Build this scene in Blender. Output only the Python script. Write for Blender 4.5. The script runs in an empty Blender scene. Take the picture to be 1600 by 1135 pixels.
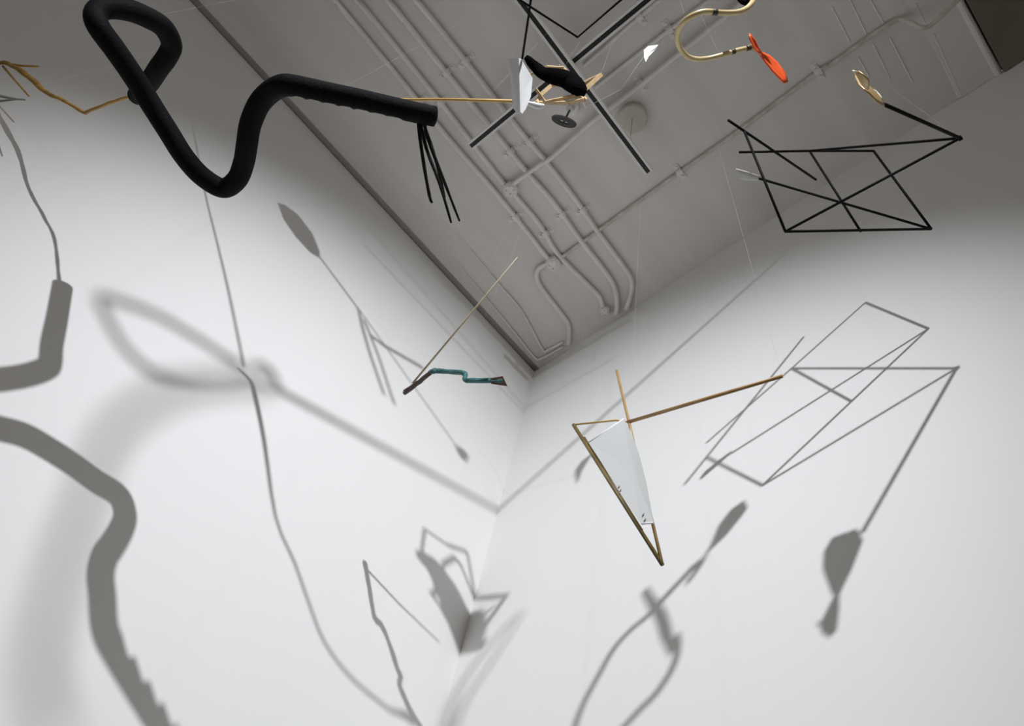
import bpy, bmesh, math
from mathutils import Vector, Matrix
C = bpy.context.scene.collection
S = bpy.context.scene
CEILING = 4.8

# ---------------------------------------------------------------- camera: looking steeply up into the corner of the gallery
cam = bpy.data.cameras.new('camera'); co = bpy.data.objects.new('camera', cam); C.objects.link(co)
cam.sensor_width = 36; cam.lens = 24.8396; cam.clip_start = .02
m3 = Matrix([[0.740268, 0.4910211, 0.4592402], [0.6509178, -0.6943957, -0.3067909], [0.1682536, 0.5260351, -0.8336533]])
co.matrix_world = Matrix.Translation((1.698, -1.2911, 1.6)) @ m3.to_4x4()
S.camera = co

# ---------------------------------------------------------------- light: warm ambient world fill, added for the room's bounce, one spotlight on the track behind the camera
w = bpy.data.worlds.new('world'); S.world = w; w.use_nodes = True
w.node_tree.nodes['Background'].inputs[0].default_value = (1.0,0.955,0.895, 1)
w.node_tree.nodes['Background'].inputs[1].default_value = 0.31
sp = bpy.data.lights.new('track_spotlight', 'SPOT'); so = bpy.data.objects.new('track_spotlight', sp); C.objects.link(so)
sp.energy = 755; sp.spot_size = math.radians(57); sp.spot_blend = 1.0; sp.shadow_soft_size = 0.021
sp.color = (0.905,0.94,1.0)
so.location = (3.4666, -2.9671, 4.4)
so.rotation_euler = (Vector((0.5, -0.57, 2.9)) - so.location).to_track_quat('-Z', 'Y').to_euler()
S.view_settings.view_transform = 'Standard'; S.view_settings.look = 'None'
S.view_settings.gamma = 1; S.view_settings.use_curve_mapping = False; S.view_settings.exposure = 0.0

# ---------------------------------------------------------------- measured sizes (metres; the corner of the room is the origin, z up)
GAP = 0.034; TR = 0.0225; TOOTH = [-0.6, 0.5, 0.68]; T0 = 0.806; T1 = 0.958
WIDE = (-0.151, -0.533, -0.833)
CEIL = (0.78,0.755,0.72); CEIL2 = (0.68,0.655,0.62)
P = {
 'tube': [(0.4946,-1.8352,3.3032),(0.5761,-1.8158,3.2548),(0.6525,-1.8073,3.2221),(0.7012,-1.8052,3.2123),(0.7355,-1.8115,3.2056),(0.7656,-1.8359,3.1773),(0.7745,-1.8626,3.1371),(0.7741,-1.8837,3.1029),(0.767,-1.8995,3.0633),(0.7581,-1.8956,3.0327),(0.7547,-1.8706,3.0115),(0.7392,-1.826,3.0186),(0.7157,-1.7746,3.0316),(0.6901,-1.7206,3.0416),(0.6717,-1.6638,3.0418),(0.6551,-1.6043,3.0387),(0.651,-1.5503,3.0386),(0.6613,-1.5043,3.0483),(0.7058,-1.4942,3.0474),(0.755,-1.5069,3.0428),(0.8016,-1.5254,3.032),(0.8439,-1.5448,3.0272),(0.8936,-1.5574,3.0243),(0.9343,-1.5563,3.0202),(0.9758,-1.544,3.0034),(1.0,-1.5238,2.9977),(1.0507,-1.4651,2.9907),(1.0851,-1.4252,2.9876),(1.1199,-1.3838,2.983),(1.1656,-1.3296,2.9767),(1.1908,-1.3008,2.9733)],
 'branch': [(0.4986,-1.8389,3.2995),(0.4803,-1.8463,3.3054),(0.3785,-1.8937,3.3553),(0.3043,-1.9248,3.3615),(0.2882,-1.9349,3.3645),(0.2517,-1.9949,3.3884),(0.1903,-2.0613,3.4363),(0.1687,-2.1108,3.4603),(0.1517,-2.1523,3.4767),(0.1293,-2.1894,3.493),(0.1054,-2.2202,3.5049),(0.0723,-2.2392,3.4821)],
 'side1': [(0.1059,-2.2147,3.508),(0.1392,-2.1797,3.5106),(0.1753,-2.1468,3.5138)],
 'side2': [(0.0971,-2.2146,3.5006),(0.1454,-2.1448,3.4354),(0.1797,-2.0718,3.3865)],
 'grey1': [(0.3038,-2.0432,3.1267),(0.3183,-2.0193,3.1512),(0.3263,-2.0011,3.1666),(0.3367,-1.9843,3.1832)],
 'grey2': [(0.2585,-2.0482,3.1547),(0.2848,-2.025,3.1753),(0.3315,-1.9927,3.1749)],
 'stick1': [(1.1598,-1.3168,2.9725),(1.1315,-1.2692,2.9503),(1.0945,-1.1992,2.9202),(1.09,-1.1841,2.917)],
 'stick2': [(1.1618,-1.3119,2.9734),(1.1376,-1.2677,2.9637),(1.1218,-1.2008,2.9324),(1.0972,-1.1316,2.9039)],
 'stick3': [(1.167,-1.307,2.9755),(1.1524,-1.281,2.9698),(1.1308,-1.22,2.9592),(1.0986,-1.1194,2.9362)],
 'stick4': [(1.1617,-1.3087,2.9841),(1.1447,-1.267,2.9773),(1.127,-1.2253,2.9687),(1.1012,-1.1727,2.9541)],
 'twig': [(1.2482,-1.197,3.3231),(1.2414,-1.2029,3.3216),(1.2352,-1.2089,3.3181),(1.1901,-1.2525,3.3003),(1.1396,-1.2957,3.3003),(1.0912,-1.3295,3.3256),(1.0418,-1.3616,3.3536),(0.9788,-1.4053,3.3833),(0.8758,-1.4606,3.4842),(0.7989,-1.4984,3.5454),(0.7717,-1.5174,3.5656),(0.7464,-1.5481,3.5614)],
 'boot': [(1.2485,-1.2559,3.6602),(1.2501,-1.2393,3.6624),(1.2533,-1.2105,3.6643),(1.2595,-1.1917,3.6584),(1.2748,-1.1723,3.6498),(1.2991,-1.1484,3.6295),(1.3145,-1.1231,3.6112),(1.3258,-1.1084,3.5649),(1.3301,-1.0999,3.5434)],
 'sail': [(1.4768,-1.0337,3.9493),(1.4912,-1.0312,3.9737),(1.5161,-1.0134,3.9822),(1.4995,-1.0097,3.9635),(1.4801,-1.0118,3.928),(1.468,-1.0103,3.882),(1.4686,-1.0215,3.9153)],
 'sailwire': [(1.4686,-1.0217,3.926),(1.3563,-0.9869,3.9421),(1.229,-1.0082,3.9895)],
 'sailwire2': [(1.229,-1.0082,3.9895),(1.2242,-1.0866,4.0825),(1.2245,-1.1606,4.0982)],
 'paper_l': [(1.3482,-1.2854,3.0792),(1.3742,-1.2728,3.0338),(1.3314,-1.2014,2.9585),(1.3196,-1.2014,2.9761),(1.3102,-1.2132,3.0158)],
 'paper_r': [(1.3742,-1.2728,3.0338),(1.3758,-1.2696,3.0361),(1.3726,-1.2294,3.0271),(1.3556,-1.2073,2.9962),(1.3401,-1.1983,2.971),(1.332,-1.1964,2.9584),(1.3314,-1.2014,2.9585)],
 'wire1': [(1.495,-1.3582,2.9836),(1.4602,-1.3328,3.0095),(1.378,-1.268,3.0346)],
 'whitetip': [(1.2482,-1.197,3.3231),(1.257,-1.1814,3.3332),(1.2637,-1.1677,3.3426),(1.2706,-1.1574,3.3457),(1.2797,-1.1502,3.3517)],
 'wire2': [(1.4383,-1.3906,2.9925),(1.448,-1.3433,2.9968),(1.4874,-1.2311,3.003)],
 'wire3': [(1.4874,-1.2311,3.003),(1.5794,-1.2272,3.0437),(1.6265,-1.225,3.0668)],
 'cane': [(1.7638,-1.0352,3.319),(1.757,-1.0353,3.3002),(1.7448,-1.0371,3.2817),(1.729,-1.045,3.2641),(1.7133,-1.0579,3.2556),(1.6986,-1.0726,3.2449),(1.6813,-1.0912,3.2324),(1.664,-1.1009,3.2248),(1.643,-1.1045,3.2268),(1.6221,-1.0977,3.2442),(1.6065,-1.0804,3.2731),(1.5996,-1.0584,3.2995),(1.6,-1.0319,3.3255),(1.6101,-1.0083,3.3586),(1.6301,-0.9899,3.3756),(1.6537,-0.9763,3.3847),(1.6834,-0.9594,3.4077),(1.6985,-0.9499,3.4188),(1.716,-0.9383,3.4315)],
 'blackfelt': [(1.758,-1.0395,3.3241),(1.754,-1.0393,3.3412),(1.7514,-1.0447,3.3697),(1.7529,-1.0567,3.4136),(1.757,-1.079,3.4565),(1.7581,-1.0995,3.503)],
 'cane_end': [(1.7638,-1.0352,3.319),(1.7719,-1.0418,3.3388),(1.7808,-1.0541,3.3613)],
 'bladea': [(1.7237,-0.9198,3.4385),(1.7289,-0.911,3.443),(1.738,-0.8876,3.4873),(1.7449,-0.8585,3.5023),(1.747,-0.8261,3.4967),(1.7405,-0.812,3.4674),(1.7317,-0.8174,3.4559),(1.7253,-0.8586,3.4401),(1.7221,-0.8979,3.4383)],
 'bladeb': [(1.7274,-0.91,3.4364),(1.7276,-0.9251,3.4309),(1.7302,-0.947,3.4244),(1.7281,-0.9686,3.4199),(1.7224,-0.9612,3.4101),(1.72,-0.9439,3.4111),(1.7203,-0.921,3.4195)],
 'hub': [(1.7116,-0.9414,3.4343),(1.7185,-0.9371,3.4313),(1.7233,-0.9222,3.4368)],
 'prop1': [(1.8583,-0.7098,3.2291),(1.8627,-0.7207,3.2549),(1.8594,-0.7414,3.2755),(1.8517,-0.7661,3.2885),(1.8477,-0.7888,3.276),(1.8426,-0.7936,3.2448),(1.8378,-0.7846,3.2116),(1.8383,-0.782,3.182),(1.841,-0.7709,3.1736),(1.8472,-0.7379,3.1953)],
 'prop2': [(1.8416,-0.781,3.1813),(1.84,-0.8002,3.1721),(1.8401,-0.8254,3.1621),(1.8435,-0.8289,3.1475),(1.8467,-0.8208,3.1315),(1.8486,-0.8072,3.1315),(1.848,-0.7914,3.1553),(1.8445,-0.7769,3.1753)],
 'paddle': [(1.5632,-0.6151,3.5833),(1.5472,-0.6447,3.5745),(1.527,-0.6767,3.5645),(1.519,-0.6697,3.5674),(1.5165,-0.6487,3.5747),(1.535,-0.6232,3.5822),(1.5575,-0.6047,3.587)],
 'tstick': [(0.5026,-0.804,3.2465),(0.7161,-0.8417,3.313),(0.9521,-0.8824,3.3959)],
 'ttwig': [(0.4603,-0.7948,3.2448),(0.5307,-0.804,3.2188),(0.5985,-0.8141,3.1929),(0.613,-0.8164,3.1904),(0.623,-0.8138,3.1912),(0.6351,-0.8035,3.1936),(0.6704,-0.787,3.1779),(0.7055,-0.7754,3.1579),(0.7132,-0.766,3.1518),(0.7135,-0.7635,3.1356),(0.719,-0.7589,3.1272),(0.7511,-0.7449,3.1165),(0.7862,-0.7238,3.1123),(0.8117,-0.7084,3.1062)],
 'flare': [(0.7889,-0.7308,3.1133),(0.8169,-0.7187,3.1131),(0.8137,-0.6927,3.1012),(0.7817,-0.7205,3.1051)],
 'q1': [(1.0463,-0.6598,2.7944),(1.1817,-0.5391,2.44)],
 'q2': [(1.0682,-0.6448,2.7509),(1.1574,-0.5641,2.5103)],
 'q3': [(1.1358,-0.6405,2.9509),(1.1503,-0.6028,2.7774),(1.1807,-0.5377,2.4416)],
 'q4': [(1.1471,-0.6055,2.7878),(1.4729,-0.6009,2.6784)],
 'q5': [(1.0463,-0.6598,2.7944),(1.1249,-0.6159,2.7997),(1.1498,-0.6027,2.7888)],
 'plate': [(1.0788,-0.6407,2.7287),(1.1472,-0.6184,2.7821),(1.1589,-0.6063,2.7415),(1.1684,-0.592,2.6814),(1.1751,-0.5774,2.6119),(1.1794,-0.5602,2.5199),(1.1596,-0.5693,2.5203)],
 'c1': [(0.5204,-1.9901,4.77),(0.5189,-1.9186,4.77),(0.5175,-1.8005,4.77),(0.511,-1.4752,4.77),(0.5031,-1.191,4.77),(0.5061,-0.8614,4.77),(0.4911,-0.5035,4.77),(0.4928,-0.4515,4.77)],
 'c2': [(0.5977,-1.9238,4.77),(0.5973,-1.8676,4.77),(0.5877,-1.4156,4.77),(0.5659,-0.8961,4.77),(0.5706,-0.8421,4.77),(0.5691,-0.6253,4.77),(0.5439,-0.4593,4.77),(0.5628,-0.2013,4.77),(0.5606,-0.1414,4.77),(0.5297,-0.075,4.77)],
 'c3': [(0.6996,-1.8365,4.77),(0.6998,-1.7802,4.77),(0.6947,-1.4902,4.77),(0.6892,-1.0342,4.77),(0.6866,-0.8656,4.77),(0.6917,-0.6774,4.77),(0.677,-0.4573,4.77),(0.6694,-0.2425,4.77),(0.6544,-0.1507,4.77),(0.6096,-0.07,4.77),(0.5699,-0.0276,4.77)],
 'c4': [(0.7918,-1.7575,4.77),(0.7925,-1.7011,4.77),(0.7929,-1.4578,4.77),(0.7838,-1.0446,4.77),(0.7875,-0.8528,4.77),(0.7822,-0.6185,4.77),(0.7676,-0.4405,4.77),(0.7562,-0.1943,4.77),(0.74,-0.1258,4.77),(0.6899,-0.068,4.77),(0.6281,-0.0209,4.77)],
 'c5': [(0.4942,-0.4335,4.77),(0.4472,-0.4561,4.77),(0.3973,-0.4462,4.77),(0.3647,-0.3877,4.77),(0.3522,-0.241,4.77),(0.3436,-0.1424,4.77),(0.3189,-0.0907,4.77),(0.2657,-0.03,4.77)],
 'c6': [(0.2088,-0.8307,4.78),(0.2049,-0.6847,4.78),(0.1971,-0.5108,4.78),(0.1918,-0.3292,4.78),(0.1328,-0.0938,4.78),(0.1502,-0.0668,4.78),(0.2515,-0.0568,4.78)],
 'c7': [(0.1045,-0.7692,4.78),(0.097,-0.6076,4.78),(0.087,-0.4336,4.78),(0.0768,-0.2538,4.78),(0.0631,-0.0752,4.78),(0.0918,-0.045,4.78),(0.2343,-0.0357,4.78)],
 'b1': [(0.4985,-0.4387,4.77),(0.5436,-0.4343,4.77),(0.6119,-0.4348,4.77),(0.7967,-0.4342,4.77),(1.2234,-0.4317,4.77),(1.5351,-0.4269,4.77),(1.8777,-0.4329,4.77),(1.9307,-0.4261,4.77),(2.0765,-0.4252,4.77),(2.1385,-0.4231,4.77),(2.1766,-0.4199,4.77),(2.2023,-0.4083,4.76),(2.2169,-0.3918,4.73),(2.2279,-0.3658,4.69),(2.2474,-0.3522,4.69),(2.2733,-0.3528,4.69),(2.354,-0.3696,4.69),(2.4061,-0.3764,4.69)],
 'b2': [(0.582,-0.8511,4.755),(0.6121,-0.8581,4.755),(0.6689,-0.8552,4.755),(0.7706,-0.8477,4.755),(0.8109,-0.8415,4.755),(1.0142,-0.849,4.755),(1.0951,-0.8494,4.755),(1.3101,-0.8414,4.755),(1.6147,-0.8401,4.755),(1.7772,-0.8393,4.755),(1.8544,-0.8397,4.755)],
 'b3': [(1.1541,-0.9497,4.77),(1.513,-0.9371,4.77),(1.6756,-0.927,4.77),(1.7545,-0.9209,4.77)],
 'b4': [(1.1689,-1.0495,4.77),(1.4541,-1.0511,4.77),(1.5554,-1.0501,4.77),(1.6133,-1.0476,4.77)],
 'clamps': [(0.5133,-1.3996,4.77),(0.5868,-1.336,4.77),(0.6949,-1.4094,4.77),(0.7927,-1.3886,4.77),(0.6886,-0.976,4.77),(0.783,-0.9553,4.77),(0.5012,-0.726,4.77),(0.5666,-0.5744,4.77),(0.6859,-0.5992,4.77),(0.7778,-0.5557,4.77),(0.5629,-0.1132,4.77)],
 'clampsb': [(1.2234,-0.4317,4.77),(1.8777,-0.4329,4.77),(1.3083,-0.8393,4.77),(1.4541,-1.0511,4.77),(1.5188,-0.9367,4.77)],
 'boxes': [(0.5764,-0.8474,4.765),(0.4961,-0.4348,4.765),(0.5411,-0.0789,4.765)],
 'disc': [(1.2001,-0.7509,4.8)],
 'disccord': [(1.191,-0.7469,4.78)],
 'sensor': [(1.0049,-0.9487,4.6)],
 'sensorends': [(0.9705,-0.9865,4.6),(1.0279,-0.8968,4.6)],
 'sensormount': [(1.0257,-0.9552,4.8)],
 'trackb': [(0.5995,-1.1183,4.66),(1.5238,-1.0896,4.66),(1.6998,-1.0839,4.66)],
 'tracka': [(1.1541,-1.4635,4.66),(1.1535,-1.3584,4.66),(1.1471,-0.5508,4.66)],
 'strip': [(0.0282,-1.2506,4.8),(0.0228,-2.3378,4.8)],
 'ribs': [(2.0345,-0.606,4.8),(2.0251,-0.4512,4.8),(2.0957,-0.5856,4.8),(2.085,-0.4368,4.8),(2.1518,-0.5378,4.8),(2.1509,-0.4314,4.8),(2.0223,-0.3806,4.8),(2.0202,-0.2895,4.8),(2.087,-0.3902,4.8),(2.0763,-0.2243,4.8),(2.1452,-0.3742,4.8),(2.1354,-0.1661,4.8),(2.2674,-0.4278,4.8),(2.2623,-0.3401,4.8),(2.2703,-0.2896,4.8),(2.2499,-0.0063,4.8),(2.3872,-0.3116,4.8),(2.3864,0.0013,4.8)],
 'oleaf': [(0.884,-1.8605,4.2272),(0.91,-1.8552,4.249),(0.9573,-1.8322,4.2649),(1.0116,-1.7897,4.2521),(1.04,-1.7503,4.2119),(1.0353,-1.7405,4.1884),(1.0045,-1.7513,4.1741),(0.9502,-1.785,4.1734),(0.9053,-1.8243,4.1904)],
 'oshaft': [(1.04,-1.7441,4.1957),(1.1786,-1.6453,4.1627)],
 'ofork1': [(1.1786,-1.6453,4.1627),(1.2304,-1.6337,4.1165),(1.2919,-1.6204,4.0718),(1.3954,-1.6031,4.0123)],
 'ofork2': [(1.2061,-1.6314,4.1487),(1.3,-1.6016,4.0897),(1.4197,-1.5857,4.0176)],
 'ofork3': [(1.2466,-1.6157,4.1244),(1.2709,-1.588,4.1372),(1.3291,-1.4988,4.1973)],
 'ofthin': [(1.1786,-1.6404,4.1627),(1.4213,-1.3861,4.0675)],
 'oleaf2': [(1.4386,-1.4081,4.0687),(1.4386,-1.3874,4.083),(1.4386,-1.3631,4.0807),(1.4386,-1.36,4.0641),(1.4386,-1.3669,4.0497),(1.4386,-1.3885,4.052)],
 'owire': [(0.4853,-2.2771,4.3899),(0.4853,-2.2117,4.321),(0.5547,-2.0635,4.1686),(0.6933,-1.9227,3.9817),(0.832,-1.8645,3.8943),(0.9706,-1.804,3.803),(1.1093,-1.7301,3.6902)],
 'oloop': [(2.1493,-2.2797,4.0013),(2.1493,-2.301,3.9938),(2.1493,-2.343,3.9838),(2.1493,-2.3884,3.9691),(2.1493,-2.4269,3.9446),(2.1493,-2.4338,3.9351),(2.1493,-2.4246,3.9255),(2.1493,-2.3902,3.9079),(2.1493,-2.3604,3.9018),(2.1493,-2.338,3.9062),(2.1493,-2.3132,3.9273),(2.1493,-2.2817,3.9643),(2.1493,-2.2644,3.9917),(2.1493,-2.2407,3.9984),(2.1493,-2.2305,4.0096),(2.1493,-2.2368,4.0238),(2.1493,-2.2533,4.0298),(2.1493,-2.2663,4.0129)],
 'orod': [(1.9413,-2.1127,3.9497),(2.0436,-0.8456,4.4251)],
 'oarc': [(2.7039,-2.5478,4.1726),(2.7039,-2.5717,4.1413),(2.7039,-2.5884,4.1116),(2.7039,-2.5951,4.0777),(2.7039,-2.5934,4.0522),(2.7039,-2.5803,4.0198),(2.7039,-2.5697,3.9923),(2.7039,-2.5571,3.9659),(2.7039,-2.5442,3.9432),(2.7039,-2.5318,3.9317),(2.7039,-2.5171,3.9221)],
 'oband1': [(2.1181,-1.7209,3.8534),(2.0891,-1.7209,3.8352),(2.0419,-1.7209,3.7885),(2.0233,-1.7209,3.753),(2.0215,-1.7209,3.7038)],
 'oband2': [(2.1217,-1.7209,3.8478),(2.0852,-1.7209,3.7925),(2.0486,-1.7209,3.7428),(2.0367,-1.7209,3.6999)],
 'orail': [(1.456,-2.2455,4.5248),(1.7822,-1.2462,4.4037)],
 'orail2': [(1.456,-1.8964,4.4165),(1.456,-1.2413,4.4134)],
}
NODES = {
 'wood': {'A': (1.1941,-1.2173,3.7158), 'G': (1.166,-1.1798,3.6378), 'G2': (1.197,-1.1532,3.618), 'B': (1.2886,-1.1589,3.7826), 'B2': (1.2589,-1.1947,3.7465), 'Cn': (1.3008,-1.1058,3.6844), 'Dn': (1.3815,-1.0898,3.6433), 'E': (1.33,-1.0808,3.5221), 'F': (1.2934,-1.0966,3.5401), 'H': (1.2156,-1.1524,3.6808), 'I': (1.2409,-1.1491,3.7272), 'J': (1.259,-1.1389,3.7261), 'K': (1.3184,-1.0954,3.5579), 'L': (1.2328,-1.1359,3.582), 'M': (1.2317,-1.1781,3.5954), 'Nn': (1.2477,-1.1272,3.5847), 'Q': (1.3565,-1.0984,3.6316), 'R': (1.3251,-1.1042,3.618), 'T': (1.2111,-1.1496,3.5887)},
 'rod': {'tip': (1.9758,-0.4594,3.4485), 'pe': (1.8606,-0.7087,3.2442), 'a': (1.8364,-0.2295,3.5548), 'b': (1.8382,-0.3894,3.8526), 'c': (1.5517,-0.5205,3.3891), 'm': (1.6936,-0.3699,3.4738), 'k': (1.698,-0.5309,3.7687), 'r0': (1.5775,-0.786,3.6137), 'r1': (1.6692,-0.4118,3.8544), 's': (1.549,-0.6744,3.6861), 'pad': (1.5593,-0.6124,3.5809), 't': (1.5927,-0.7266,3.6468)},
}

# ---------------------------------------------------------------- helpers
def material(name, color, rough=.6, metal=0.0, noise=None, bump=None, spec=.5, coat=0.0, stretch=None):
    """procedural principled material; noise=(scale, other colour, amount), bump=(scale, strength)"""
    m = bpy.data.materials.new(name); m.use_nodes = True
    nt = m.node_tree; b = nt.nodes['Principled BSDF']
    b.inputs['Base Color'].default_value = (*color, 1)
    b.inputs['Roughness'].default_value = rough
    b.inputs['Metallic'].default_value = metal
    b.inputs['Specular IOR Level'].default_value = spec
    b.inputs['Coat Weight'].default_value = coat
    tc = nt.nodes.new('ShaderNodeTexCoord'); mp = nt.nodes.new('ShaderNodeMapping')
    nt.links.new(tc.outputs['Object'], mp.inputs['Vector'])
    if stretch: mp.inputs['Scale'].default_value = stretch
    if noise:
        n = nt.nodes.new('ShaderNodeTexNoise'); n.inputs['Scale'].default_value = noise[0]; n.inputs['Detail'].default_value = 6
        r = nt.nodes.new('ShaderNodeValToRGB'); r.color_ramp.elements[0].position = .35; r.color_ramp.elements[1].position = .68
        x = nt.nodes.new('ShaderNodeMix'); x.data_type = 'RGBA'
        mu = nt.nodes.new('ShaderNodeMath'); mu.operation = 'MULTIPLY'; mu.inputs[1].default_value = noise[2]
        nt.links.new(mp.outputs[0], n.inputs['Vector']); nt.links.new(n.outputs['Fac'], r.inputs[0])
        nt.links.new(r.outputs[0], mu.inputs[0]); nt.links.new(mu.outputs[0], x.inputs[0])
        x.inputs[6].default_value = (*color, 1); x.inputs[7].default_value = (*noise[1], 1)
        nt.links.new(x.outputs[2], b.inputs['Base Color'])
    if bump:
        n2 = nt.nodes.new('ShaderNodeTexNoise'); n2.inputs['Scale'].default_value = bump[0]; n2.inputs['Detail'].default_value = 5
        bp = nt.nodes.new('ShaderNodeBump'); bp.inputs['Strength'].default_value = bump[1]; bp.inputs['Distance'].default_value = .01
        nt.links.new(mp.outputs[0], n2.inputs['Vector']); nt.links.new(n2.outputs['Fac'], bp.inputs['Height'])
        nt.links.new(bp.outputs[0], b.inputs['Normal'])
    return m

M = {
 'wall': material('wall_paint', (.80, .792, .776), .9, noise=(1.3, (.78, .77, .755), .5), bump=(60, .03), spec=.2),
 'ceiling': material('ceiling_paint', CEIL, .85, noise=(2.2, CEIL2, .8), bump=(9, .12), spec=.25, stretch=(3.0, .4, 1)),
 'recess': material('recess_shade', (.50, .475, .44), .9),  # darker than the ceiling: the joint's shade is put into the colour
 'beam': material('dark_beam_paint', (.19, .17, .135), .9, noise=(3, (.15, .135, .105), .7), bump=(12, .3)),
 'floor': material('floor_concrete', (.42, .41, .40), .6, noise=(3, (.36, .355, .35), .7), bump=(20, .1)),
 'conduit': material('painted_conduit', (.84, .81, .77), .5, noise=(14, (.72, .69, .65), .7), bump=(40, .05), stretch=(1, .5, 1)),
 'conduit_old': material('stained_conduit', (.72, .69, .64), .55, noise=(16, (.42, .35, .28), .7), bump=(40, .2)),
 'foam': material('black_foam', (.003, .003, .0033), .75, noise=(22, (.005, .005, .0055), .6), bump=(160, .2), spec=.10),
 'felt': material('black_felt', (.002, .002, .0025), .95, bump=(220, .6), spec=.04),
 'black': material('black_rod', (.004, .0037, .0034), .6, noise=(60, (.007, .006, .0055), .5), spec=.1),
 'stick': material('blackened_stick', (.007, .007, .006), .55, noise=(70, (.03, .03, .025), .4), bump=(120, .4), spec=.12),
 'yellow': material('yellow_branch', (.42, .24, .035), .55, noise=(30, (.22, .12, .03), .8), bump=(90, .4)),
 'yellow_pale': material('straw_twig', (.60, .38, .10), .5, noise=(40, (.42, .25, .07), .6)),
 'wood': material('pale_wood', (.68, .50, .28), .5, noise=(30, (.50, .33, .15), .7), stretch=(1, 1, 4)),
 'bamboo': material('bamboo', (.50, .33, .13), .42, noise=(26, (.34, .18, .06), .8), spec=.5),
 'bamboo_dark': material('dark_bamboo', (.22, .155, .055), .45, noise=(30, (.11, .07, .03), .7)),
 'thin_stick': material('pale_stick', (.46, .37, .25), .5, noise=(30, (.36, .28, .17), .6)),
 'cane': material('cane', (.66, .52, .27), .35, noise=(18, (.46, .33, .12), .7), spec=.6),
 'wrap': material('dark_tape', (.05, .035, .02), .5),
 'orange': material('orange_plastic', (.85, .115, .03), .35, noise=(30, (.72, .08, .02), .4), spec=.5),
 'bronze': material('bronze_brown', (.40, .27, .10), .4, metal=.25, noise=(30, (.50, .36, .20), .7)),
 'cream': material('cream_paint', (.78, .72, .58), .5),
 'sailcloth': material('sail_card', (.66, .66, .65), .7),
 'white': material('white_card', (.82, .82, .81), .6, bump=(30, .05)),
 'paddle': material('grey_white_paddle', (.42, .43, .39), .5, noise=(40, (.55, .53, .45), .6)),
 'plate': material('grey_sheet', (.53, .53, .515), .55, noise=(4, (.49, .49, .48), .6)),
 'teal': material('teal_paint', (.045, .17, .16), .5, noise=(60, (.02, .07, .07), .7), bump=(120, .5)),
 'bark': material('dark_bark', (.035, .022, .016), .7, noise=(60, (.10, .045, .02), .7), bump=(120, .6)),
 'bark_red': material('red_brown_bark', (.13, .045, .02), .7, noise=(50, (.04, .03, .02), .7), bump=(120, .6)),
 'thread': material('nylon_thread', (.7, .7, .7), .3),
 'wire': material('pale_wire', (.74, .73, .70), .35),
 'track_white': material('track_white', (.80, .78, .75), .45, noise=(20, (.74, .72, .69), .5)),
 'track_black': material('track_slot', (.008, .008, .008), .5),
 'disc': material('cream_plastic', (.60, .58, .50), .45, noise=(8, (.56, .54, .46), .5)),
 'grey_dark': material('dark_grey_plastic', (.055, .055, .05), .45),
 'twig_grey': material('grey_twig', (.14, .145, .13), .6),
 'steel': material('brushed_steel', (.35, .35, .34), .35, metal=.8),
}

def rootloc(o):
    v = Vector((0, 0, 0))
    while o: v += o.location; o = o.parent
    return v

def mesh_obj(name, verts, faces, m, parent=None, smooth=True, loc=None):
    """links ONE mesh; coordinates are given in room space and stored relative to the thing's base"""
    base = rootloc(parent) if parent else Vector(loc if loc else verts[0])
    me = bpy.data.meshes.new(name)
    me.from_pydata([tuple(Vector(v) - base) for v in verts], [], faces)
    bm = bmesh.new(); bm.from_mesh(me); bmesh.ops.recalc_face_normals(bm, faces=bm.faces); bm.to_mesh(me); bm.free()
    me.materials.append(m)
    if smooth:
        for p in me.polygons: p.use_smooth = True
    o = bpy.data.objects.new(name, me); C.objects.link(o)
    if parent: o.parent = parent
    else: o.location = base
    return o

def tag(o, label, cat, group=None, kind=None):
    if kind: o['kind'] = kind
    if label: o['label'] = label
    if cat: o['category'] = cat
    if group: o['group'] = group
    return o

def thing(name, loc, label, cat, group=None):
    o = bpy.data.objects.new(name, None); C.objects.link(o); o.location = loc; o.empty_display_size = .05
    return tag(o, label, cat, group)

def smooth_path(pts, radii, sub):
    """Catmull-Rom through the points"""
    P = [Vector(p) for p in pts]
    if sub <= 1 or len(P) < 3: return P, list(radii)
    out, rr = [], []
    n = len(P)
    for i in range(n - 1):
        p0 = P[max(i - 1, 0)]; p1 = P[i]; p2 = P[i + 1]; p3 = P[min(i + 2, n - 1)]
        for k in range(sub):
            t = k / sub
            out.append(.5 * ((2 * p1) + (-p0 + p2) * t + (2 * p0 - 5 * p1 + 4 * p2 - p3) * t * t + (-p0 + 3 * p1 - 3 * p2 + p3) * t ** 3))
            rr.append(radii[i] + (radii[i + 1] - radii[i]) * t)
    out.append(P[-1]); rr.append(radii[-1])
    return out, rr

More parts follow.
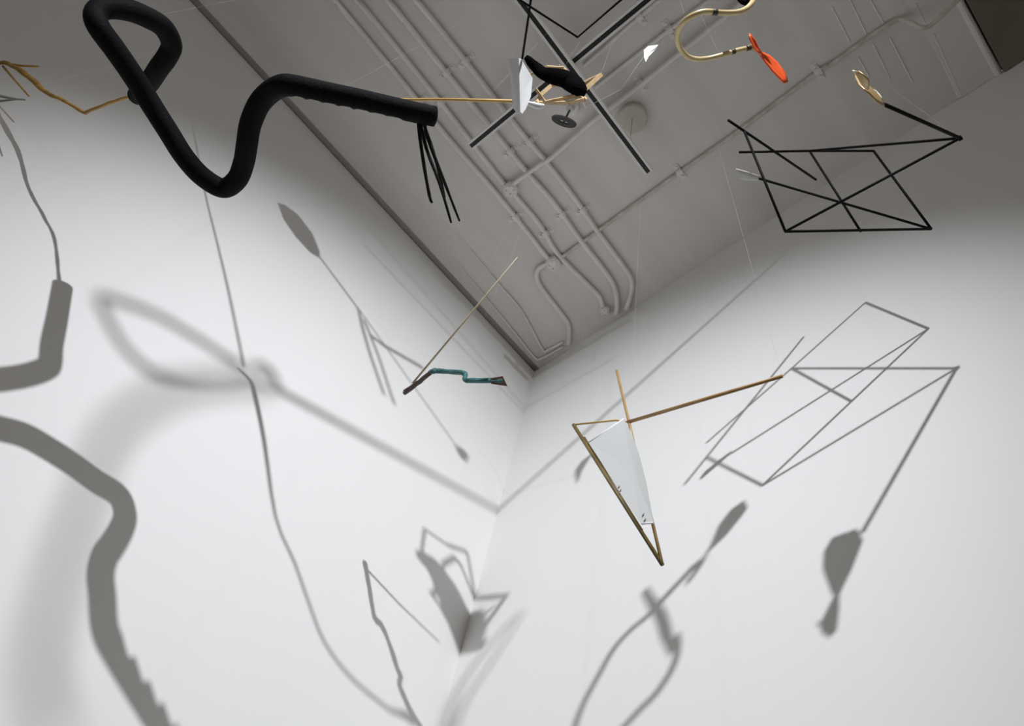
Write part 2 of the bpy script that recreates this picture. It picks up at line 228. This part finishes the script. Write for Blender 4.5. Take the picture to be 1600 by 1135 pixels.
def sweep(pts, r, n=12, sub=1, cap=True, shape=None, twist=0.0, square=False, flat=1.0):
    """tube around a path with parallel-transported frames; shape(i, frac, dirvector) scales the radius"""
    rad = list(r) if isinstance(r, (list, tuple)) else [r] * len(pts)
    P, R = smooth_path(pts, rad, sub)
    N = len(P); T = []
    for i in range(N):
        a = P[max(i - 1, 0)]; b = P[min(i + 1, N - 1)]; T.append((b - a).normalized())
    up = Vector((0, 0, 1)) if abs(T[0].z) < .9 else Vector((1, 0, 0))
    u = (up - T[0] * up.dot(T[0])).normalized()
    L = [0.0]
    for i in range(1, N): L.append(L[-1] + (P[i] - P[i - 1]).length)
    verts, faces = [], []
    for i in range(N):
        u = (u - T[i] * u.dot(T[i])).normalized(); v = T[i].cross(u)
        for k in range(n):
            a = 2 * math.pi * (k + (.5 if square else 0)) / n + twist
            d = u * math.cos(a) + v * math.sin(a) * flat
            s = shape(L[i] / L[-1], d, P[i]) if shape else 1.0
            verts.append(P[i] + d * R[i] * s * (1.414 if square else 1))
    for i in range(N - 1):
        for k in range(n):
            a = i * n + k; b = i * n + (k + 1) % n
            faces.append((a, b, b + n, a + n))
    if cap:
        faces.append(tuple(range(n - 1, -1, -1))); faces.append(tuple((N - 1) * n + k for k in range(n)))
    return verts, faces

def rod(name, pts, r, m, parent=None, n=10, sub=1, smooth=True, **kw):
    v, f = sweep(pts, r, n, sub, **kw)
    return mesh_obj(name, v, f, m, parent, smooth=smooth, loc=pts[0])

def merge(parts):
    V, F = [], []
    for v, f in parts:
        o = len(V); V += list(v); F += [tuple(i + o for i in q) for q in f]
    return V, F

def sheet(name, pts, thick, m, parent=None, bulge=0.0, loc=None, smooth=False, cuts=2):
    """a thin solid leaf: outline triangulated, given real thickness, a little domed in the middle"""
    P = [Vector(p) for p in pts]; n = len(P)
    c = sum(P, Vector()) / n
    nor = Vector()
    for i in range(n): nor += (P[i] - c).cross(P[(i + 1) % n] - c)
    nor.normalize()
    verts, faces = [], []
    for s in (-1, 1):
        base = len(verts)
        rings = [P] + [[c + (p - c) * (1 - (k + 1) / (cuts + 1)) for p in P] for k in range(cuts)]
        for ri, ring in enumerate(rings):
            f = 1 - (1 - ri / (cuts + 1)) ** 2
            for p in ring: verts.append(p + nor * (s * thick * (.35 if ri == 0 else .5) + bulge * f))
        verts.append(c + nor * (s * thick * .5 + bulge))
        for ri in range(len(rings) - 1):
            for i in range(n):
                a = base + ri * n + i; b = base + ri * n + (i + 1) % n
                faces.append((a, b, b + n, a + n))
        last = base + (len(rings) - 1) * n
        for i in range(n): faces.append((last + i, last + (i + 1) % n, len(verts) - 1))
    half = len(verts) // 2
    for i in range(n): faces.append((i, (i + 1) % n, half + (i + 1) % n, half + i))
    return mesh_obj(name, verts, faces, m, parent, smooth=smooth, loc=loc)

def box(x0, x1, y0, y1, z0, z1):
    v = [(x, y, z) for x in (x0, x1) for y in (y0, y1) for z in (z0, z1)]
    return v, [(0, 1, 3, 2), (4, 6, 7, 5), (0, 4, 5, 1), (2, 3, 7, 6), (0, 2, 6, 4), (1, 5, 7, 3)]

def disc_mesh(c, r, z0, z1, n=40, lip=.15):
    V, F = [], []
    prof = [(r, z1), (r, z0 + (z1 - z0) * .35), (r * (1 - lip * .4), z0 + (z1 - z0) * .1), (r * (1 - lip), z0)]
    for rr, z in prof:
        for k in range(n):
            a = 2 * math.pi * k / n; V.append((c[0] + rr * math.cos(a), c[1] + rr * math.sin(a), z))
    for j in range(len(prof) - 1):
        for k in range(n): F.append((j * n + k, j * n + (k + 1) % n, (j + 1) * n + (k + 1) % n, (j + 1) * n + k))
    F.append(tuple((len(prof) - 1) * n + k for k in range(n))); F.append(tuple(range(n)))
    return V, F

def thread(parent, p):
    """nylon line going straight up to the ceiling"""
    p = Vector(p)
    return rod('suspension_thread', [p, Vector((p.x, p.y, CEILING))], .00010, M['thread'], parent, n=6)

def struct(name, V, F, m):
    o = mesh_obj(name, V, F, m, smooth=False); return tag(o, None, None, kind='structure')

def lerp(a, b, t): return Vector(a) + (Vector(b) - Vector(a)) * t


# ---------------------------------------------------------------- the room
struct('floor', *box(-.3, 8.5, -8.5, .3, -.2, 0), M['floor'])
struct('wall_left', *box(-.16, 0, -8.5, 0, 0, CEILING), M['wall'])
struct('wall_right', *box(-.16, 8.5, 0, .16, 0, CEILING), M['wall'])
BX = P['ribs'][17][0]                      # where the painted slab ends and the dark beam begins
# the slab stops a little short of the left wall: a narrow open joint with a cavity above it
struct('ceiling', *merge([box(GAP, BX, -8.5, .0, CEILING, CEILING + .16),
                          box(BX, 8.5, -8.5, 0, CEILING + .05, CEILING + .16)]), M['ceiling'])
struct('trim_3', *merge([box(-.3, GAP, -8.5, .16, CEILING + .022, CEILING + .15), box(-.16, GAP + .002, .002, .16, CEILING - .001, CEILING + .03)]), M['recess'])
# shallow step between the last two ribs
SX0 = P['ribs'][15][0]
struct('trim_4', *box(SX0, BX - .002, -8.5, -.001, CEILING - .010, CEILING + .01), M['ceiling'])
# formwork ribs cast into the slab
rb = []
R_ = P['ribs']
for k in range(0, 18, 2):
    a, b = Vector(R_[k]), Vector(R_[k + 1])
    big = k >= 12
    if k == 16: continue
    w = .013 if big else .005
    rb.append(sweep([(a.x, a.y, CEILING + .001), (b.x, b.y if k < 12 else b.y, CEILING + .001)], w, 8, flat=.55 if not big else 1))
V, F = merge(rb)
struct('trim_1', V, F, M['ceiling'])
# lip and dark beam at the right
struct('trim_2', *sweep([(BX, -5, CEILING - .006), (BX, -.001, CEILING - .006)], .014, 10), M['ceiling'])
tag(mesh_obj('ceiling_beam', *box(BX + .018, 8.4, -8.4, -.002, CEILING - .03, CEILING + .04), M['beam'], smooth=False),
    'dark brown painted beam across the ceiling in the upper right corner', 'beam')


# ---------------------------------------------------------------- conduits on the ceiling
def clamp_at(parent, c, d, r, m):
    """saddle strap over a pipe: half ring with two screwed feet"""
    c = Vector(c); d = Vector(d).normalized(); s = d.cross(Vector((0, 0, 1))).normalized()
    up = Vector((0, 0, 1)); parts = []
    z = CEILING - .003
    n = 9; path = [Vector((c.x, c.y, z)) + s * (-r - .028), Vector((c.x, c.y, z)) + s * (-r - .003)]
    for k in range(n):
        a = math.pi * k / (n - 1)
        path.append(Vector((c.x, c.y, CEILING - r)) - s * math.cos(a) * (r + .003) - up * math.sin(a) * (r + .003))
    path += [Vector((c.x, c.y, z)) + s * (r + .003), Vector((c.x, c.y, z)) + s * (r + .028)]
    V, F = [], []
    for p in path:
        nrm = Vector((0, 0, -1))
        for q in (p - d * .013, p + d * .013): V.append(q)
    for i in range(len(path) - 1): F.append((2 * i, 2 * i + 1, 2 * i + 3, 2 * i + 2))
    # give the strap thickness by a slightly larger copy
    k0 = len(V); V2 = []
    ctr = Vector((c.x, c.y, CEILING - r * .3))
    for v in V: V2.append(v + (v - (ctr + d * (v - ctr).dot(d))).normalized() * .003)
    F2 = [tuple(i + k0 for i in f) for f in F]
    m_ = len(path)
    side = []
    for i in range(m_ - 1):
        side.append((2 * i, 2 * i + 2, 2 * i + 2 + k0, 2 * i + k0)); side.append((2 * i + 1, 2 * i + 3, 2 * i + 3 + k0, 2 * i + 1 + k0))
    parts.append((V + V2, F + F2 + side + [(0, 1, 1 + k0, k0), (2 * m_ - 2, 2 * m_ - 1, 2 * m_ - 1 + k0, 2 * m_ - 2 + k0)]))
    for sg in (-1, 1):
        q = Vector((c.x, c.y, 0)) + s * sg * (r + .017)
        parts.append(disc_mesh((q.x, q.y), .006, CEILING - .010, CEILING, 12))
    V, F = merge(parts)
    return mesh_obj('clamp', V, F, m, parent, smooth=False)

def conduit(key, label, r=.0135, m='conduit', clamps=(), back=True, sub=4, first=2, cat='pipe', fade=False):
    pts = [Vector(p) for p in P[key]]
    if back:                               # the run goes on along the ceiling, out of the picture
        d = (pts[0] - pts[first]).normalized(); pts = [pts[0] + d * 2.2] + pts
    pts = [Vector((p.x, p.y, CEILING - r - .003 - (.014 if key == 'b2' else 0) if p.z > CEILING - .06 else p.z)) for p in pts]
    rr = [r * min(1.0, .12 + .22 * i) for i in range(len(pts))] if fade else r
    o = rod('ceiling_conduit', pts, rr, M[m], n=12, sub=sub)
    tag(o, label, cat, 'conduits under the ceiling')
    for (x, y, z), (dx, dy) in clamps: clamp_at(o, (x, y, z), (dx, dy, 0), r, M['conduit'])
    return o

def dirc(key, i=1):
    a = Vector(P[key][i]); b = Vector(P[key][i + 1]); return ((b - a).x, (b - a).y)
cl, cb = P['clamps'], P['clampsb']
def onpath(key, c):
    """slide a clamp onto its pipe"""
    c = Vector(c); best = None
    for a, b in zip(P[key][:-1], P[key][1:]):
        a, b = Vector(a), Vector(b); t = max(0, min(1, (c - a).dot(b - a) / (b - a).length_squared)); q = a + (b - a) * t
        if best is None or (q - c).length < best[0]: best = ((q - c).length, q, ((b - a).x, (b - a).y))
    return (tuple(best[1]), best[2])
conduit('c1', 'leftmost of the parallel painted ceiling conduits, ending at the lower junction box', .0118, clamps=[onpath('c1', cl[0]), onpath('c1', cl[6])])
conduit('c2', 'second painted ceiling conduit from the left, passing through the upper junction box', .0115, clamps=[onpath('c2', cl[1]), onpath('c2', cl[7])])
conduit('c3', 'third painted ceiling conduit from the left, bending down at the right wall', .0125, clamps=[onpath('c3', cl[2]), onpath('c3', cl[4]), onpath('c3', cl[8])])
conduit('c4', 'rightmost of the four parallel painted ceiling conduits running to the corner', .0120, clamps=[onpath('c4', cl[3]), onpath('c4', cl[5]), onpath('c4', cl[9])], m='conduit')
conduit('c5', 'short S-bent ceiling conduit from the lower junction box to the right wall', .0115, back=False)
conduit('c6', 'inner of two thin conduits turning at the ceiling corner', .0068, back=False, fade=True)
conduit('c7', 'outer of two thin conduits turning at the ceiling corner', .0068, back=False, fade=True)
conduit('b1', 'long thin conduit crossing the ceiling to the beam, with a jog at the beam', .0085, m='conduit_old', clamps=[onpath('b1', cb[0]), onpath('b1', cb[1])], back=False, sub=5)
conduit('b2', 'curved ceiling conduit from the upper junction box past the round cover', .0105, clamps=[onpath('b2', cb[2])], back=False)
conduit('b3', 'thin ceiling conduit seen between the wood frame and the hooked cane', .0085, clamps=[onpath('b3', cb[4])], back=False, sub=1)
conduit('b4', 'thin ceiling conduit just above the white paper sail', .008, clamps=[onpath('b4', cb[3])], back=False, sub=1)

def junction(c, label, s=.034, turn=.3):
    c = Vector(c); V, F = [], []
    prof = [(s, CEILING), (s, CEILING - .030), (s * .86, CEILING - .038)]
    n = 28
    for rr, z in prof:
        for k in range(n):
            a = 2 * math.pi * k / n; q = rr * (1 + .13 * max(0, math.cos(4 * (a + turn))) ** 3)
            V.append((c.x + q * math.cos(a), c.y + q * math.sin(a), z))
    for j in range(2):
        for k in range(n): F.append((j * n + k, j * n + (k + 1) % n, (j + 1) * n + (k + 1) % n, (j + 1) * n + k))
    F.append(tuple(2 * n + k for k in range(n)))
    o = mesh_obj('junction_box', V, F, M['conduit'], smooth=False, loc=(c.x, c.y, CEILING))
    mesh_obj('cover', *disc_mesh((c.x, c.y), s * .72, CEILING - .043, CEILING - .037, 24), M['conduit'], o, smooth=False)
    for a in (.6, 2.2, 3.7, 5.3):
        q = (c.x + s * .5 * math.cos(a), c.y + s * .5 * math.sin(a))
        mesh_obj('screw', *disc_mesh(q, .0035, CEILING - .046, CEILING - .042, 10), M['conduit_old'], o, smooth=False)
    tag(o, label, 'junction box'); return o
junction(P['boxes'][0], 'painted junction box higher up the conduits, beside the light track end', .034)
junction(P['boxes'][1], 'painted junction box lower down, where the S-bent conduit begins', .036, .7)
junction(P['boxes'][2], 'small painted junction box in the angle of ceiling and right wall', .024, .1)

# round cover with a little pull cord
dc = P['disc'][0]
t = mesh_obj('round_cover', *disc_mesh(dc, .064, CEILING - .026, CEILING, 48), M['disc'], smooth=True, loc=dc)
for p in t.data.polygons: p.use_smooth = False
tag(t, 'round cream cover on the ceiling beside the crossing light track', 'ceiling cover')
rod('cord', [(dc[0], dc[1], CEILING - .024), (dc[0] + .002, dc[1], CEILING - .20), (dc[0] + .004, dc[1] - .004, CEILING - .33)], .0012, M['twig_grey'], t, n=6)

# dark fixture hanging from a small white mount
sm, sn = Vector(P['sensormount'][0]), Vector(P['sensor'][0])
ax = (Vector(P['sensorends'][1]) - Vector(P['sensorends'][0])).normalized(); ay = Vector((-ax.y, ax.x, 0))
t = thing('ceiling_fixture', (sm.x, sm.y, CEILING), 'small dark oval fixture hanging from a pale mount behind the wood frame', 'fixture')
mesh_obj('mount', *merge([disc_mesh((sm.x, sm.y), .036, CEILING - .03, CEILING, 28), box(sm.x - .013, sm.x + .013, sm.y - .013, sm.y + .013, CEILING - .08, CEILING - .028)]), M['track_white'], t, smooth=False)
rod('arm', [(sm.x, sm.y, CEILING - .07), lerp((sm.x, sm.y, CEILING - .09), sn, .5), sn + ay * .012 + Vector((0, 0, .006))], .005, M['grey_dark'], t, n=8, sub=4)
V, F = [], []
n = 28
for k in range(n):
    a = 2 * math.pi * k / n
    for q, (rx, ry, z) in enumerate(((.055, .019, .012), (.052, .018, -.012), (.024, .005, -.012), (.024, .005, .012))):
        V.append(sn + ax * rx * math.cos(a) + ay * ry * math.sin(a) + Vector((0, 0, z)))
for k in range(n):
    for q in range(4): F.append((4 * k + q, 4 * k + (q + 1) % 4, 4 * ((k + 1) % n) + (q + 1) % 4, 4 * ((k + 1) % n) + q))
mesh_obj('ring', V, F, M['grey_dark'], t, smooth=False)

# crossing light track
def track(a, b, label, ext=.0):
    a, b = Vector(a), Vector(b); d = (b - a).normalized(); s = d.cross(Vector((0, 0, 1))).normalized(); up = Vector((0, 0, 1))
    w, h, lip = .0185, .032, .0095
    prof = [(-w, h), (-w, 0), (-w + lip, 0), (-w + lip, h * .7), (w - lip, h * .7), (w - lip, 0), (w, 0), (w, h)]
    V = [p + s * x + up * y for p in (a, b) for x, y in prof]; n = len(prof)
    F = [(k, (k + 1) % n, n + (k + 1) % n, n + k) for k in range(n)] + [(0, 1, 2, 3, 4, 5, 6, 7)[::-1], tuple(range(8, 16))]
    o = mesh_obj('light_track', V, F, M['track_white'], smooth=False, loc=a)
    V, F = merge([sweep([a + up * .011 + d * .004, b + up * .011 - d * .004], .0088, 4, square=True)])
    mesh_obj('slot', V, F, M['track_black'], o, smooth=False)
    for t_ in (.12, .88):
        q = a + (b - a) * t_
        rod('hanger', [q + up * h * .9, Vector((q.x, q.y, CEILING))], .004, M['track_white'], o, n=8)
    return tag(o, label, 'light track', 'light track under the ceiling')
ta, tb_ = P['tracka'], P['trackb']
dA = (Vector(ta[2]) - Vector(ta[0])).normalized(); dB = (Vector(tb_[1]) - Vector(tb_[0])).normalized()
track(tb_[0], Vector(tb_[1]) + dB * .6, 'black-slotted light track running from beside the foam tube up to the top edge')
o = track(Vector(ta[0]) - dA * .25, ta[2], 'black-slotted light track crossing over the other and ending below the round cover')
o.location.z += -.036
mesh_obj('joint_band', *sweep([lerp(ta[1], ta[2], .66) + Vector((0, 0, -.004)), lerp(ta[1], ta[2], .69) + Vector((0, 0, -.004))], .018, 4, square=True, flat=.5), M['track_white'], o, smooth=False)


# ---------------------------------------------------------------- foam tube mobile
tp = P['tube']
t = thing('foam_tube_mobile', tp[0], 'thick black foam tube bent in a loop with notched right end and yellow branch', 'mobile')
BITE = Vector(TOOTH).normalized()
def teeth(s, d, p):
    if s < T0 or s > T1: return 1.0
    u = (s - T0) / (T1 - T0) * 7.0
    k = d.dot(BITE)
    if k < .05: return 1.0
    return 1.0 - min(1, (k - .05) / .5) * .50 * (u - math.floor(u))
v, f = sweep(tp, [TR] * (len(tp) - 8) + [TR * q for q in (1, .98, .96, .94, .92, .90, .88, .87)], 32, 14, cap=True, shape=teeth)
mesh_obj('foam_tube', v, f, M['foam'], t)
# black discs on the capped ends stand in for the dark inside
for a, b in ((tp[0], tp[1]), (tp[-1], tp[-2])):
    a, b = Vector(a), Vector(b); d = (a - b).normalized()
    rod('opening_shade', [a - d * .004, a + d * .0015], TR * .45, M['felt'], t, n=20)
bp = P['branch']
br = rod('branch', bp, [.004, .0045, .0045, .0045, .005, .005, .0065, .008, .008, .0065, .0055, .004], M['yellow'], t, n=10, sub=4,
         shape=lambda s, d, p: 1 + .14 * math.sin(s * 60 + d.x * 3))
rod('twig', P['side1'], [.004, .0032, .003], M['yellow'], br, n=8)
rod('twig', P['side2'], [.0036, .003, .0026], M['yellow'], br, n=8)
for k in (1, 2, 3, 4):
    q = P['stick%d' % k]
    rod('stick', q, [.0030, .0036, .0032, .0022][:len(q)], M['stick'], t, n=8, sub=3, shape=lambda s, d, p: 1 + .18 * math.sin(s * 50 + d.z * 4))
thread(t, Vector(tp[10]) + Vector((0, 0, .012))); thread(t, Vector(tp[26]) + Vector((0, 0, .012)))
tw_ = rod('straw_twig', P['twig'], [.0036] * 6 + [.0038] * 2 + [.006, .0075, .006, .003], M['yellow_pale'], n=8, sub=3)
tag(tw_, 'straight yellow twig passing behind the notched tube toward the white folded card', 'twig')
thread(tw_, Vector(P['twig'][3]))
a = rod('white_tip', P['whitetip'], [.0035, .0045, .007, .0075, .004], M['sailcloth'], tw_, n=12, sub=4); a['label'] = 'whitish rounded tip'
gt = rod('forked_grey_twig', P['grey1'], [.004, .004, .004, .002], M['twig_grey'], n=8)
tag(gt, 'grey forked twig tip at the left edge below the yellow branch', 'twig')
rod('side_shoot', P['grey2'], [.003, .003, .002], M['twig_grey'], gt, n=8)
thread(gt, P['grey1'][1])


# ---------------------------------------------------------------- wood frame with black felt shape
g = lambda k: Vector(NODES['wood'][k])
t = thing('wood_frame_mobile', g('F'), 'pale wooden stick frame holding a black felt boot shape, above the dark fixture', 'mobile')
def strip(a, b, w=.0036, **k): return rod('strip', [a, b], w, M['wood'], t, n=4, smooth=False, square=True, **k)
strip(g('A'), g('G')); strip(g('G'), g('G2')); strip(g('G2'), g('F'), .0042); strip(g('F'), g('E'), .0042)
strip(g('E'), g('K'), .003); strip(g('K'), g('Dn'), .0050); strip(g('Dn'), g('Cn'), .0040); strip(g('Cn'), g('B'), .0034)
strip(g('B'), g('B2'), .0040); strip(g('B2'), g('A'), .0032); strip(g('H'), g('I'), .0046); strip(g('I'), g('J'), .0040)
strip(g('J'), g('Cn'), .003); strip(g('L'), g('K'), .0044); strip(g('M'), g('L'), .0034); strip(g('L'), g('Nn'), .0032)
strip(g('T'), g('H'), .0040); strip(g('Q'), g('R'), .0032); strip(g('E'), g('E') + Vector((0, 0, .022)), .0040)
bt = P['boot']
rod('felt_form', bt, [.006, .011, .0145, .0165, .020, .0225, .0235, .020, .009], M['felt'], t, n=16, sub=5,
    shape=lambda s, d, p: (1 + .04 * math.sin(p.x * 700 + p.z * 900 + d.x * 5)) * (1 + .55 * d.dot(Vector(WIDE)) ** 2))
thread(t, g('B')); thread(t, g('Dn'))


# ---------------------------------------------------------------- folded white card on black wires
t = thing('folded_card_mobile', P['paper_l'][1], 'tall folded white card hanging by black wires left of the felt shape', 'mobile')
a = sheet('card_panel', P['paper_l'], .0012, M['white'], t, cuts=1); b = sheet('card_panel', P['paper_r'], .0012, M['white'], t, cuts=1, bulge=.0015)
a['label'] = 'shaded left panel of the card'; b['label'] = 'lit right panel of the card'
rod('wire', P['wire1'], .0022, M['black'], t, n=8)
t = rod('bent_wire', [P['wire2'][0], P['wire2'][1], P['wire2'][2], P['wire3'][1], P['wire3'][2]], .0022, M['black'], n=8)
tag(t, 'thin black wire bent in a wide V at the top edge', 'wire')
thread(t, P['wire2'][1]); thread(t, P['wire3'][1])


# ---------------------------------------------------------------- little white sail on a wire
t = thing('paper_sail', P['sail'][0], 'small white paper sail near the hooked cane, left of it', 'sail')
sheet('sail', P['sail'], .001, M['sailcloth'], t, cuts=1, bulge=.002)
rod('wire', P['sailwire'] + P['sailwire2'][1:], [.00045] * 5, M['wire'], t, n=6)
thread(t, P['sail'][1])


# ---------------------------------------------------------------- hooked cane with orange propeller
t = thing('cane_propeller_mobile', P['cane'][10], 'hooked pale cane carrying a two-bladed orange propeller at its end', 'mobile')
cn = rod('cane', P['cane'], .0056, M['cane'], t, n=14, sub=6)
cp = [Vector(p) for p in P['cane']]
for a, b, q in ((5, 6, .1), (15, 16, .75), (17, 18, .35)):
    c0 = lerp(cp[a], cp[b], q); c1 = lerp(cp[a], cp[b], min(q + .42, 1.0)) if a != 17 else cp[18]
    rod('dark_wrap', [c0, c1], .0060, M['wrap'], cn, n=14)
rod('hub', P['hub'], [.0065, .0075, .004], M['bronze'], t, n=14)
pr = sheet('propeller', P['bladea'], .004, M['orange'], t, bulge=.003, cuts=3, smooth=True)
sheet('blade', P['bladeb'], .004, M['orange'], pr, bulge=-.002, cuts=3, smooth=True)
rod('cane_end', P['cane_end'], [.0056, .0056, .005], M['cane'], t, n=12)
rod('felt_form', P['blackfelt'], [.004, .007, .009, .009, .008, .006], M['felt'], t, n=16, sub=4)
thread(t, P['cane'][8]); thread(t, P['cane'][15])


# ---------------------------------------------------------------- black rod frame
h = lambda k: Vector(NODES['rod'][k])
t = thing('rod_frame_mobile', h('c'), 'open frame of thin black rods with brown propeller and pale paddle at right', 'mobile')
for a, b, r in (('tip', 'pe', .0042), ('tip', 'c', .0034), ('tip', 'k', .0034), ('k', 'm', .0034), ('a', 'c', .0036), ('a', 'b', .0036),
                ('b', 'k', .0034), ('k', 's', .0034), ('a', 'pad', .0034), ('c', 't', .0036), ('r0', 'r1', .0036)):
    rod('rod', [h(a), h(b)], r, M['black'], t, n=10)
rod('joint', [h('tip') - Vector((.004, 0, 0)), h('tip') + Vector((.004, 0, 0))], .0062, M['black'], t, n=12)
pp = sheet('propeller', P['prop1'], .004, M['bronze'], t, bulge=.003, cuts=3, smooth=True)
sheet('blade', P['prop2'], .004, M['bronze'], pp, bulge=-.003, cuts=3, smooth=True)
q = [Vector(p) for p in P['prop1']]
rod('blade_edge', [lerp(q[1], q[0], .2), lerp(q[1], q[2], .6), lerp(q[2], q[7], .35)], [.003, .0045, .002], M['cream'], pp, n=8, sub=3)
tipp = Vector(P['prop2'][2]); rod('blade_tip', [tipp, tipp + (tipp - Vector(P['prop2'][5])) * .25], [.003, .001], M['cream'], pp, n=8)
pd = sheet('paddle', P['paddle'], .003, M['paddle'], t, bulge=.002, cuts=2)
pq = [Vector(p) for p in P['paddle']]
rod('paddle_rim', [pq[0], pq[1], pq[2]], .0016, M['cream'], pd, n=6)
thread(t, h('b')); thread(t, h('tip')); thread(t, h('c'))


# ---------------------------------------------------------------- thin stick with teal twig
t = thing('teal_twig_mobile', P['ttwig'][0], 'dark twig painted teal in its middle, tied to a long thin pale stick', 'mobile')
rod('thin_stick', P['tstick'], [.0032, .0028, .0019], M['thin_stick'], t, n=8, sub=1)
q = P['ttwig']
nb = lambda s, d, p: 1 + .13 * math.sin(s * 70 + d.z * 5)
a = rod('twig_butt', q[:4], [.0080, .0070, .0062, .0066], M['bark'], t, n=10, sub=4, shape=nb); a['label'] = 'near-black bark end'
a = rod('twig_bend', q[3:11], [.0066, .0082, .0072, .0066, .0070, .0072, .0062, .0070], M['teal'], t, n=10, sub=4, shape=nb); a['label'] = 'teal painted middle'
a = rod('twig_tail', q[10:14], [.0068, .0066, .0068, .0075], M['teal'], t, n=10, sub=4, shape=nb)
a = sheet('flared_end', P['flare'], .009, M['bark_red'], t, bulge=0, cuts=1); a['label'] = 'reddish flared bark end'
thread(t, P['tstick'][1]); thread(t, q[7])


# ---------------------------------------------------------------- triangle with grey sheet
t = thing('triangle_mobile', P['q1'][1], 'long wooden triangle holding a grey sheet, point down, at centre right', 'mobile')
rod('stick', P['q1'], [.0040, .0036], M['bamboo_dark'], t, n=10)
rod('stick', P['q2'], [.0024, .0024], M['bamboo_dark'], t, n=8)
rod('stick', P['q3'], [.0030, .0030, .0030], M['bamboo'], t, n=10)
rod('stick', P['q4'], [.0040, .0036], M['bamboo'], t, n=10)
rod('stick', P['q5'], [.0019, .0019, .0019], M['yellow_pale'], t, n=8)
sh = sheet('grey_sheet', P['plate'], .0022, M['plate'], t, bulge=.002, cuts=2)
e0, e1 = Vector(P['plate'][0]), Vector(P['plate'][1])
rod('white_edge', [e0 + Vector((0, 0, .002)), e1 + Vector((0, 0, .002))], .0022, M['white'], sh, n=6)
e2 = Vector(P['plate'][5]); e3 = Vector(P['plate'][6])
rod('white_edge', [e2, e3], .0016, M['white'], sh, n=6)
for f_ in ((.60, .06), (.64, .03), (.93, .5), (.98, .45)):
    c0 = lerp(lerp(P['plate'][0], P['plate'][6], f_[0]), lerp(P['plate'][1], P['plate'][5], f_[0]), f_[1])
    rod('tie', [c0 + Vector((-.002, -.003, -.002)), c0 + Vector((.002, -.003, .003))], .0007, M['grey_dark'], sh, n=6)
thread(t, P['q3'][1]); thread(t, P['q4'][1])


# ---------------------------------------------------------------- the rest of the mobiles, above the picture
t = thing('leaf_arrow_mobile', P['oshaft'][0], 'forked wooden arrow with a leaf blade, above the frame, shadowed on left wall', 'mobile')
sheet('leaf_blade', P['oleaf'], .004, M['wood'], t, cuts=2)
sheet('leaf_blade', P['oleaf2'], .004, M['wood'], t, cuts=1)
rod('shaft', P['oshaft'], .0035, M['black'], t, n=8)
rod('prong', P['ofork1'], [.0045, .0050, .0045, .0042], M['wood'], t, n=8); rod('prong', P['ofork2'], .0042, M['wood'], t, n=8)
rod('prong', P['ofork3'], [.0045, .0055, .0055], M['wood'], t, n=8); rod('shaft', P['ofthin'], .0024, M['black'], t, n=8)
thread(t, P['oshaft'][0]); thread(t, P['ofork3'][1])
t = rod('long_wire', P['owire'], [.002, .002, .0024, .0028, .0032, .0036, .0038], M['black'], n=8, sub=3)
tag(t, 'long black wire above the frame whose shadow drops down the left wall', 'wire'); thread(t, P['owire'][3])
t = rod('looped_rod', P['oloop'], .0052, M['foam'], n=12, sub=4)
tag(t, 'looped black rod above the frame casting the soft leaf-shaped shadow', 'rod'); thread(t, P['oloop'][5]); thread(t, P['oloop'][11])
t = rod('long_pole', P['orod'], [.0058, .0032], M['foam'], n=12)
tag(t, 'long straight pole above the frame whose shadow bends at the corner', 'pole'); thread(t, lerp(P['orod'][0], P['orod'][1], .5))
t = rod('arched_tube', P['oarc'], .0052, M['foam'], n=14, sub=4)
tag(t, 'arched black tube above the frame casting the widest blurred shadow', 'tube'); thread(t, P['oarc'][4])
t = thing('split_cane', P['oband1'][0], 'split cane above the frame casting two soft parallel streaks by the corner', 'cane')
rod('cane', P['oband1'], [.0022, .003, .0036, .004, .005], M['bamboo'], t, n=8, sub=3)
rod('cane', P['oband2'], [.0022, .003, .0036, .004, .005], M['bamboo'], t, n=8, sub=3); thread(t, P['oband1'][2])
for k, lb in (('orail', 'taut wire above the frame, upper of two shadowed near the ceiling'), ('orail2', 'taut wire above the frame, lower of two shadowed near the ceiling')):
    t = rod('taut_wire', P[k], .0016, M['wire'], n=6); tag(t, lb, 'wire'); thread(t, lerp(P[k][0], P[k][1], .3))
